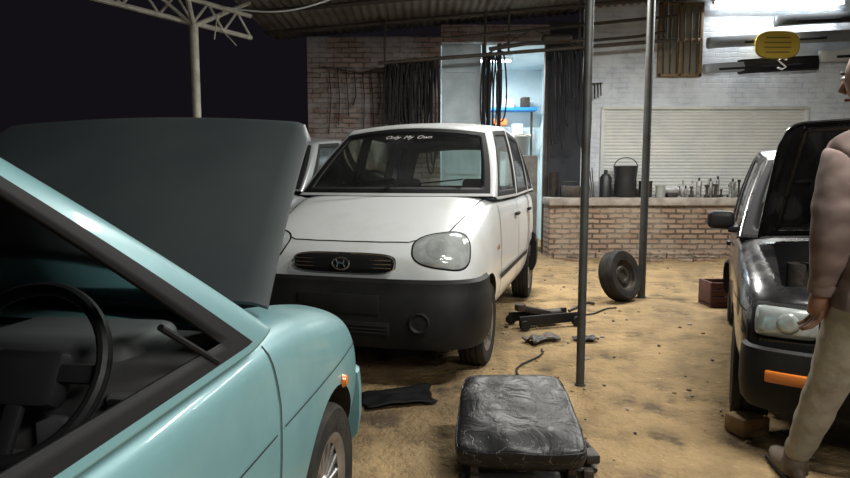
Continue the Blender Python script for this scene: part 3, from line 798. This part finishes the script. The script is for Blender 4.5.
for px_ in (4.92,5.06):
    b=B(); b.lathe([(0,0),(.055,0),(.058,.02),(.058,.19),(.025,.24),(.022,.28),(0,.28)],GRN,at(px_,9.27),20); b.obj('plastic_bottle')
b=B(); b.box((2.24,9.44,zl+.09),(.28,.2,.18),DSTEEL,.02); b.tube([(2.14,9.44,zl+.18),(2.14,9.44,zl+.24),(2.34,9.44,zl+.24),(2.34,9.44,zl+.18)],.01,RUST,6); b.obj('toolbox')
b=B(); m=at(2.02,9.66); b.lathe([(0,0),(.07,0),(.08,.04),(.08,.36),(.09,.38),(.07,.38),(.07,.1)],DSTEEL,m,24); b.obj('metal_can')
b=B()
for k in range(6): b.cyl((2.48+.025*k,9.42,zl),(2.46+.03*k,9.6,zl+.35+.05*(k%3)),.009,RUST,n=8)
b.obj('metal_rods')

# tube lights
TUBE=M('tube_glow',(1,1,1),.3,emit=(.90,.97,1),estr=16); HOUS=M('tube_housing',(.7,.7,.7),.5)
def tube_light(c,rz,power,ln=1.2,aim=None,col=(1.0,.985,.93),hang=True,off=-.06):
    e=empty('tube_light',c,rz)
    b=B(); b.box((0,0,.05),(ln+.08,.06,.05),HOUS,.006); b.box((-ln/2-.01,0,.01),(.03,.045,.06),HOUS,.004); b.box((ln/2+.01,0,.01),(.03,.045,.06),HOUS,.004); b.obj('housing',e)
    t=B(); t.cyl((-ln/2,0,0),(ln/2,0,0),.016,TUBE,n=14); t.obj('tube',e)
    if hang:
        w=B(); top=zr(c[0])-c[2]-.06
        for k in (-.3,.3): w.cyl((k,0,.07),(k,0,max(top,.1)),.004,DSTEEL,n=6)
        w.obj('suspension',e)
    ld=bpy.data.lights.new('tube_area','AREA'); ld.shape='RECTANGLE'; ld.size=ln; ld.size_y=.05; ld.energy=power; ld.color=col
    lo=bpy.data.objects.new('tube_area',ld); COL.objects.link(lo); lo.parent=e; lo.location=(0,0,-.03)
    if aim is not None: lo.location=(0,off,-.03); lo.rotation_euler=(R(aim),0,0)
tube_light((1.7,1.9,3.1),R(15),120)
tube_light((1.2,6.3,3.4),R(5),165)
tube_light((3.6,6.3,3.5),R(5),185)
tube_light((5.45,9.70,3.90),0,75,2.0,aim=-40,hang=False,col=(.97,.99,1))
tube_light((1.0,10.9,3.25),0,120,1.0,hang=False,col=(.95,.98,1))
tube_light((1.5,-.5,2.25),R(58),44,aim=50,off=.04)  # unseen tube, added low behind the camera to brighten the teal cabin

# ------------------------------------------------------------------ floor objects
b=B(); m=Matrix.Translation((1.93,5.98,.250))@Euler((0,0,R(-52))).to_matrix().to_4x4()@Euler((R(0),R(74),0)).to_matrix().to_4x4()
wheel(b,None,.25,.16,1,cap=False,mtx=m,rim=DSTEEL); b.obj('spare_tyre')
b=B(); b.box((1.53,2.80,.045),(.16,.12,.09),WOOD,.012,rot=(0,0,.3)); b.obj('wood_chock')
REDB=M('red_brown_crate',(.10,.035,.025),.8,col2=(.06,.03,.02),vscale=10)
b=B(); b.box((2.80,5.75,.02),(.26,.26,.04),REDB,.005)
for dx in (-.12,.12): b.box((2.80+dx,5.75,.13),(.02,.26,.22),REDB,.004)
for dy in (-.12,.12):
    for z in (.07,.14,.21): b.box((2.80,5.75+dy,z),(.26,.018,.055),REDB,.004)
b.obj('wooden_crate')
def leather():
    m,n,l,b=nt('cracked_black_leather'); tc=n.new('ShaderNodeTexCoord')
    b.inputs['Roughness'].default_value=.42
    w=n.new('ShaderNodeTexNoise'); w.inputs['Scale'].default_value=9; w.inputs['Detail'].default_value=4; w.inputs['Distortion'].default_value=1.0; l.new(tc.outputs['Object'],w.inputs['Vector'])
    v=n.new('ShaderNodeTexVoronoi'); v.feature='DISTANCE_TO_EDGE'; v.inputs['Scale'].default_value=7
    vm=n.new('ShaderNodeVectorMath'); vm.operation='MULTIPLY_ADD'; vm.inputs[1].default_value=(.35,.35,.35); l.new(w.outputs['Color'],vm.inputs[0]); l.new(tc.outputs['Object'],vm.inputs[2]); l.new(vm.outputs[0],v.inputs['Vector'])
    mr=n.new('ShaderNodeMapRange'); mr.inputs[1].default_value=0; mr.inputs[2].default_value=.014; l.new(v.outputs['Distance'],mr.inputs[0])
    mx=n.new('ShaderNodeMix'); mx.data_type='RGBA'; mx.inputs[6].default_value=(.20,.19,.17,1); mx.inputs[7].default_value=(.008,.008,.009,1); l.new(mr.outputs[0],mx.inputs[0]); l.new(mx.outputs[2],b.inputs['Base Color'])
    ad=n.new('ShaderNodeMath'); ad.operation='MULTIPLY_ADD'; ad.inputs[1].default_value=1.4; l.new(w.outputs[0],ad.inputs[0]); l.new(mr.outputs[0],ad.inputs[2])
    bp=n.new('ShaderNodeBump'); bp.inputs['Strength'].default_value=.4; bp.inputs['Distance'].default_value=.018; l.new(ad.outputs[0],bp.inputs['Height']); l.new(bp.outputs[0],b.inputs['Normal'])
    b.inputs['Specular IOR Level'].default_value=.35; return m
LEA=leather()
e=empty('car_seat',(.39,2.52,0),R(-4))
bm=bmesh.new(); bmesh.ops.create_cube(bm,size=1); bmesh.ops.subdivide_edges(bm,edges=bm.edges,cuts=7,use_grid_fill=True)
for v in bm.verts:
    x0,y0,z0=v.co*2
    k=1-.04*max(abs(x0),abs(y0))**4*abs(z0)
    X=x0*.25*(1-.07*y0)*k; Y=y0*.29*k; Z=z0*.055
    rr=(x0*x0)**2*(y0*y0)**2
    X*=1-.05*rr; Y*=1-.05*rr
    if z0>.5: Z-=.02*(max(abs(x0),abs(y0))**5); Z+=.024*NZ.noise(Vector((x0*2.4,y0*2.4,0)))- .018*math.exp(-((abs(x0)-.62)/.10)**2)
    v.co=Vector((X,Y,Z))
bb=B(); bb.bm(bm,LEA,Matrix.Translation((0,0,.195))@Euler((R(13),0,0)).to_matrix().to_4x4()); so=bb.obj('seat_cushion',e,180)
md=so.modifiers.new('s','SUBSURF'); md.levels=2; md.render_levels=2
x=B()
for xx in (-.18,.20):
    x.box((xx,0,.035),(.035,.52,.03),DSTEEL,.004); x.box((xx,.24,.12),(.03,.03,.18),DSTEEL,.004); x.box((xx,-.22,.07),(.03,.03,.08),DSTEEL,.004)
x.tube([(-.2,-.2,.06),(.27,-.2,.06),(.30,-.1,.05),(.29,.1,.04)],.010,DSTEEL,8)
x.box((.265,.02,.05),(.04,.5,.04),DSTEEL,.006); x.box((.28,-.16,.10),(.06,.08,.04),DSTEEL,.01,rot=(0,0,.2)); x.box((.27,.14,.09),(.05,.10,.04),PLAST,.01,rot=(0,.1,.1))
x.tube([(.30,.24,.02),(.33,.05,.03),(.31,-.12,.02)],.012,DSTEEL,8)
x.cyl((.24,-.24,.02),(.32,-.22,.02),.015,ALU); x.box((0,.0,.012),(.46,.5,.02),DSTEEL,.004)
x.obj('seat_frame',e)
b=B(); m=Matrix.Translation((.98,4.95,0))@Euler((0,0,R(200))).to_matrix().to_4x4()
for s in (-.09,.09): b.box((0,s,.07),(.55,.02,.08),PLAST,.006,mtx=m)
for xx in (-.24,.24):
    for s in (-.12,.12): b.cyl((xx,s-.018,.04),(xx,s+.018,.04),.04,PLAST,mtx=m)
b.box((.05,0,.12),(.40,.07,.05),DSTEEL,.01,rot=(0,R(-14),0),mtx=m); b.cyl((.22,0,.14),(.22,0,.19),.045,DSTEEL,mtx=m); b.cyl((-.15,0,.09),(.05,0,.09),.04,DSTEEL,mtx=m)
b.tube([(-.24,0,.10),(-.42,0,.16),(-.50,-.02,.14)],.014,DSTEEL,8,mtx=m)
b.obj('floor_jack')
def mat_sheet(name,c,sx,sy,rz,mat,amp=.02,seed=0):
    vs=[];fs=[];n=16
    for i in range(n+1):
        for j in range(n+1):
            u=-1+2*i/n; v=-1+2*j/n; w=1+.35*NZ.noise(Vector((u*1.5,v*1.5,seed)))-.12*(u*v)**2
            vs.append((u*sx/2*w,v*sy/2*w,.014+amp*(NZ.noise(Vector((u*1.8,v*1.8,seed+5)))+.4)*(1-.5*max(abs(u),abs(v)))))
    for i in range(n):
        for j in range(n): a=i*(n+1)+j; fs.append([a,a+n+1,a+n+2,a+1])
    b=B(); b.add(vs,fs,mat,Matrix.Translation(c)@Euler((0,0,rz)).to_matrix().to_4x4()); o_=b.obj(name,None,180)
    md=o_.modifiers.new('t','SOLIDIFY'); md.thickness=.008
mat_sheet('rubber_mat',(-.14,3.22,0),.40,.24,.3,RUBT,.04,1)
mat_sheet('dirty_rag',(1.20,4.45,0),.16,.12,.2,CLOTH,.05,7)
mat_sheet('dirty_rag',(.86,4.42,0),.26,.14,.5,DSTEEL,.07,9)
b=B(); b.tube([(.45+.035*k+.05*math.sin(k*.9),3.3+.09*k,.010) for k in range(11)],.006,BELT,6)
b.tube([(1.15+.09*k,5.15+.06*k+.05*math.sin(k*1.3),.010) for k in range(8)],.007,BELT,6); b.obj('air_hose')
b=B()
for k in range(12):
    a=random.uniform(0,3); m=Matrix.Translation((2.4+random.uniform(-.3,2.4),8.95+random.uniform(-.08,.03),.035))@Euler((0,0,a)).to_matrix().to_4x4(); b.box((0,0,0),(.2,.1,.07),BRP,.01,mtx=m)
b.obj('loose_bricks')

# ------------------------------------------------------------------ person walking
SKIN=M('skin',(.26,.135,.085),.55); HAIR=M('hair',(.012,.010,.009),.6,bump=.6,bscale=150); SHOE=M('shoe_leather',(.16,.12,.09),.6)
TROU=M('trouser_cloth',(.42,.385,.32),.9,col2=(.32,.29,.24),vscale=14,bump=.4,bscale=20)
REDS=M('red_scarf',(.42,.03,.03),.8)
def sweater():
    m,n,l,b=nt('sweater_knit'); b.inputs['Roughness'].default_value=.95; tc=n.new('ShaderNodeTexCoord')
    w=n.new('ShaderNodeTexWave'); w.bands_direction='Z'; w.inputs['Scale'].default_value=3.5; w.inputs['Distortion'].default_value=4.0; w.inputs['Detail Scale'].default_value=3; l.new(tc.outputs['Object'],w.inputs['Vector'])
    no=n.new('ShaderNodeTexNoise'); no.inputs['Scale'].default_value=9; l.new(tc.outputs['Object'],no.inputs['Vector'])
    mm=n.new('ShaderNodeMath'); mm.operation='MULTIPLY'; l.new(w.outputs['Fac'],mm.inputs[0]); l.new(no.outputs['Fac'],mm.inputs[1])
    mx=n.new('ShaderNodeMix'); mx.data_type='RGBA'; mx.inputs[6].default_value=(.155,.108,.096,1); mx.inputs[7].default_value=(.33,.25,.225,1); l.new(mm.outputs[0],mx.inputs[0]); l.new(mx.outputs[2],b.inputs['Base Color'])
    bp=n.new('ShaderNodeBump'); bp.inputs['Strength'].default_value=.5; bp.inputs['Distance'].default_value=.02; l.new(no.outputs[0],bp.inputs['Height']); l.new(bp.outputs[0],b.inputs['Normal']); return m
SW=sweater()
pe=empty('person',(1.50,1.93,0),R(80))
J={'pel':(0,0,.86,.118),'wai':(.01,0,1.00,.122),'che':(.02,0,1.15,.140),'uch':(.03,0,1.27,.118),'nec':(.045,0,1.375,.056),'hd':(.06,0,1.44,.054),
'hl':(.01,.085,.82,.098),'kl':(.17,.09,.49,.072),'al':(.38,.10,.105,.050),
'hr':(-.01,-.085,.82,.098),'kr':(-.02,-.10,.47,.072),'ar':(-.30,-.09,.15,.050),
'sl':(.02,.165,1.285,.078),'el':(-.03,.205,1.03,.062),'wl':(.06,.18,.83,.044),
'sr':(.03,-.165,1.285,.078),'er':(.10,-.235,1.03,.062),'wr':(.28,-.22,.90,.044)}
E=[('pel','wai'),('wai','che'),('che','uch'),('uch','nec'),('nec','hd'),('pel','hl'),('hl','kl'),('kl','al'),('pel','hr'),('hr','kr'),('kr','ar'),('uch','sl'),('sl','el'),('el','wl'),('uch','sr'),('sr','er'),('er','wr')]
names=list(J); me=bpy.data.meshes.new('body'); me.from_pydata([J[k][:3] for k in names],[(names.index(a),names.index(c)) for a,c in E],[])
bo=bpy.data.objects.new('body',me); COL.objects.link(bo)
md=bo.modifiers.new('k','SKIN'); md.use_smooth_shade=True
for i,k in enumerate(names): 
    sv_=me.skin_vertices[0].data[i]; r=J[k][3]; sv_.radius=(r,r); sv_.use_root=(k=='pel')
md=bo.modifiers.new('s','SUBSURF'); md.levels=3; md.render_levels=3; bake(bo)
for v in bo.data.vertices:
    nz=NZ.noise(v.co*9)*.006+NZ.noise(Vector((v.co.x*5,v.co.y*5,v.co.z*22)))*.005
    if v.co.z<1.36: v.co+=v.normal*nz
for m in (SW,TROU,SKIN): bo.data.materials.append(m)
def segd(p,a,c):
    a=Vector(a);c=Vector(c); t=max(0,min(1,(p-a).dot(c-a)/(c-a).length_squared)); return (p-a.lerp(c,t)).length
for p in bo.data.polygons:
    q=p.center; best=min(E,key=lambda s:segd(q,J[s[0]][:3],J[s[1]][:3])-.5*(J[s[0]][3]+J[s[1]][3])*.5)
    k=0
    if best in (('hl','kl'),('kl','al'),('hr','kr'),('kr','ar')): k=1
    elif best in (('pel','hl'),('pel','hr')) and q.z<.84: k=1
    elif best==('nec','hd'): k=2
    p.material_index=k; p.use_smooth=True
bo.parent=pe
hd=B(); hc=Vector((.085,0,1.535))
def headf(c):
    x,y,z=c
    if z<0: y*=1-.32*z*z*1.0; x=x*(1-.12*abs(z)) + .10*abs(z)*(1 if x>-.2 else -.3)
    if x>0 : x*=.94
    return Vector((x,y,z))
hd.sphere(hc,(.098,.076,.118),SKIN,32,22,fn=headf)
hd.sphere(hc+Vector((-.014,0,.018)),(.104,.085,.118),HAIR,32,20,fn=lambda c:Vector((min(c.x,.55-.9*max(0,.35-c.z)),c.y,max(c.z,-.55))))
hd.tube([hc+Vector((.088,0,.025)),hc+Vector((.098,0,0)),hc+Vector((.108,0,-.022)),hc+Vector((.094,0,-.032))],[.006,.009,.012,.007],SKIN,10)
for s in (1,-1):
    hd.sphere(hc+Vector((.084,s*.032,.012)),(.010,.013,.008),PURE,12,8); hd.sphere(hc+Vector((.092,s*.032,.012)),(.004,.005,.005),HAIR,8,6)
    hd.tube([hc+Vector((.090,s*.016,.030)),hc+Vector((.090,s*.034,.034)),hc+Vector((.080,s*.050,.028))],.004,HAIR,6)
    hd.sphere(hc+Vector((-.005,s*.078,-.005)),(.018,.008,.028),SKIN,12,8)
hd.tube([hc+Vector((.090,-.024,-.058)),hc+Vector((.098,0,-.056)),hc+Vector((.090,.024,-.058))],[.003,.006,.003],M('lips',(.25,.09,.07),.5),8)
ho=hd.obj('head',pe,180)
Th=Matrix.Translation(Vector((.06,0.02,1.44)))@Euler((R(-4),R(6),R(40))).to_matrix().to_4x4()@Matrix.Translation(-Vector((.06,0,1.44)))
ho.data.transform(Th)
s=B(); s.tube([Vector((.035+.074*math.cos(t),.074*math.sin(t),1.385+.012*math.cos(t))) for t in [2*math.pi*k/24 for k in range(24)]],.026,REDS,10,closed=True)
s.tube([(-.03,.05,1.36),(-.09,.07,1.32),(-.105,.07,1.27)],[.022,.026,.02],REDS,10); s.obj('scarf',pe,180)
def shoe(b,a,pitch):
    T=Matrix.Translation(a)@Euler((0,R(pitch),0)).to_matrix().to_4x4()
    b.sphere((.07,0,-.055),(.14,.046,.04),SHOE,20,12,mtx=T,fn=lambda c:Vector((c.x,c.y*(1+.15*c.x),max(c.z,-.6)*(1.0 if c.x>0 else 1.3))))
    b.box((.065,0,-.088),(.26,.085,.022),PLAST,.009,mtx=T); b.cyl((-.005,0,-.06),(0,0,.03),.046,SHOE,r2=.042,mtx=T)
s=B(); shoe(s,J['al'][:3],0); shoe(s,J['ar'][:3],34); s.obj('shoes',pe,180)
def hand(b,w,d,side):
    d=Vector(d).normalized(); w=Vector(w); fw=Vector((1,0,0)); fw=(fw-d*fw.dot(d)).normalized(); ot=d.cross(fw).normalized()*side
    b.tube([w-d*.03,w,w+d*.03,w+d*.085],[.027,.026,.034,.034],SKIN,12)
    for i,(o_,ln) in enumerate(((.027,.068),(.010,.078),(-.008,.072),(-.026,.058))):
        p=w+d*.08+fw*o_; inn=ot*-1
        b.tube([p-d*.02,p,p+d*ln*.45+inn*.008,p+d*ln*.78+inn*.026,p+d*ln*.92+inn*.045],[.010,.0095,.0085,.008,.006],SKIN,8)
    p=w+d*.025+fw*.028; b.tube([p-fw*.01,p+fw*.016+d*.02,p+fw*.024+d*.048,p+fw*.020+d*.068-ot*.01],[.012,.011,.0095,.007],SKIN,8)
s=B(); hand(s,J['wl'][:3],(.25,0,-1),1); hand(s,J['wr'][:3],(.85,0,-.6),-1); s.obj('hands',pe,180)
s=B(); s.tube([(0.0,.0,.78),(.0,0,.83),(.0,0,.90)],[.165,.165,.135],SW,28); s.tube([Vector(J['wl'][:3])+Vector((-.01,0,.03)),Vector(J['wl'][:3])+Vector((0,0,-.005))],[.046,.044],SW,16); s.tube([Vector(J['wr'][:3])+Vector((-.03,0,.02)),Vector(J['wr'][:3])],[.046,.044],SW,16)
s.obj('sweater_hem_and_cuffs',pe,60)

# ------------------------------------------------------------------ world, camera
w=bpy.data.worlds.new('night'); sc.world=w; w.use_nodes=True
bg=w.node_tree.nodes['Background']; bg.inputs[0].default_value=(.50,.42,.62,1); bg.inputs[1].default_value=.012
cam=bpy.data.cameras.new('cam'); co=bpy.data.objects.new('camera',cam); COL.objects.link(co)
cam.sensor_width=36; cam.lens=36*610/850; co.location=(0,0,1.2); co.rotation_euler=(R(90-5.6),0,0); cam.clip_start=.02
sc.camera=co
sc.view_settings.view_transform='Standard'
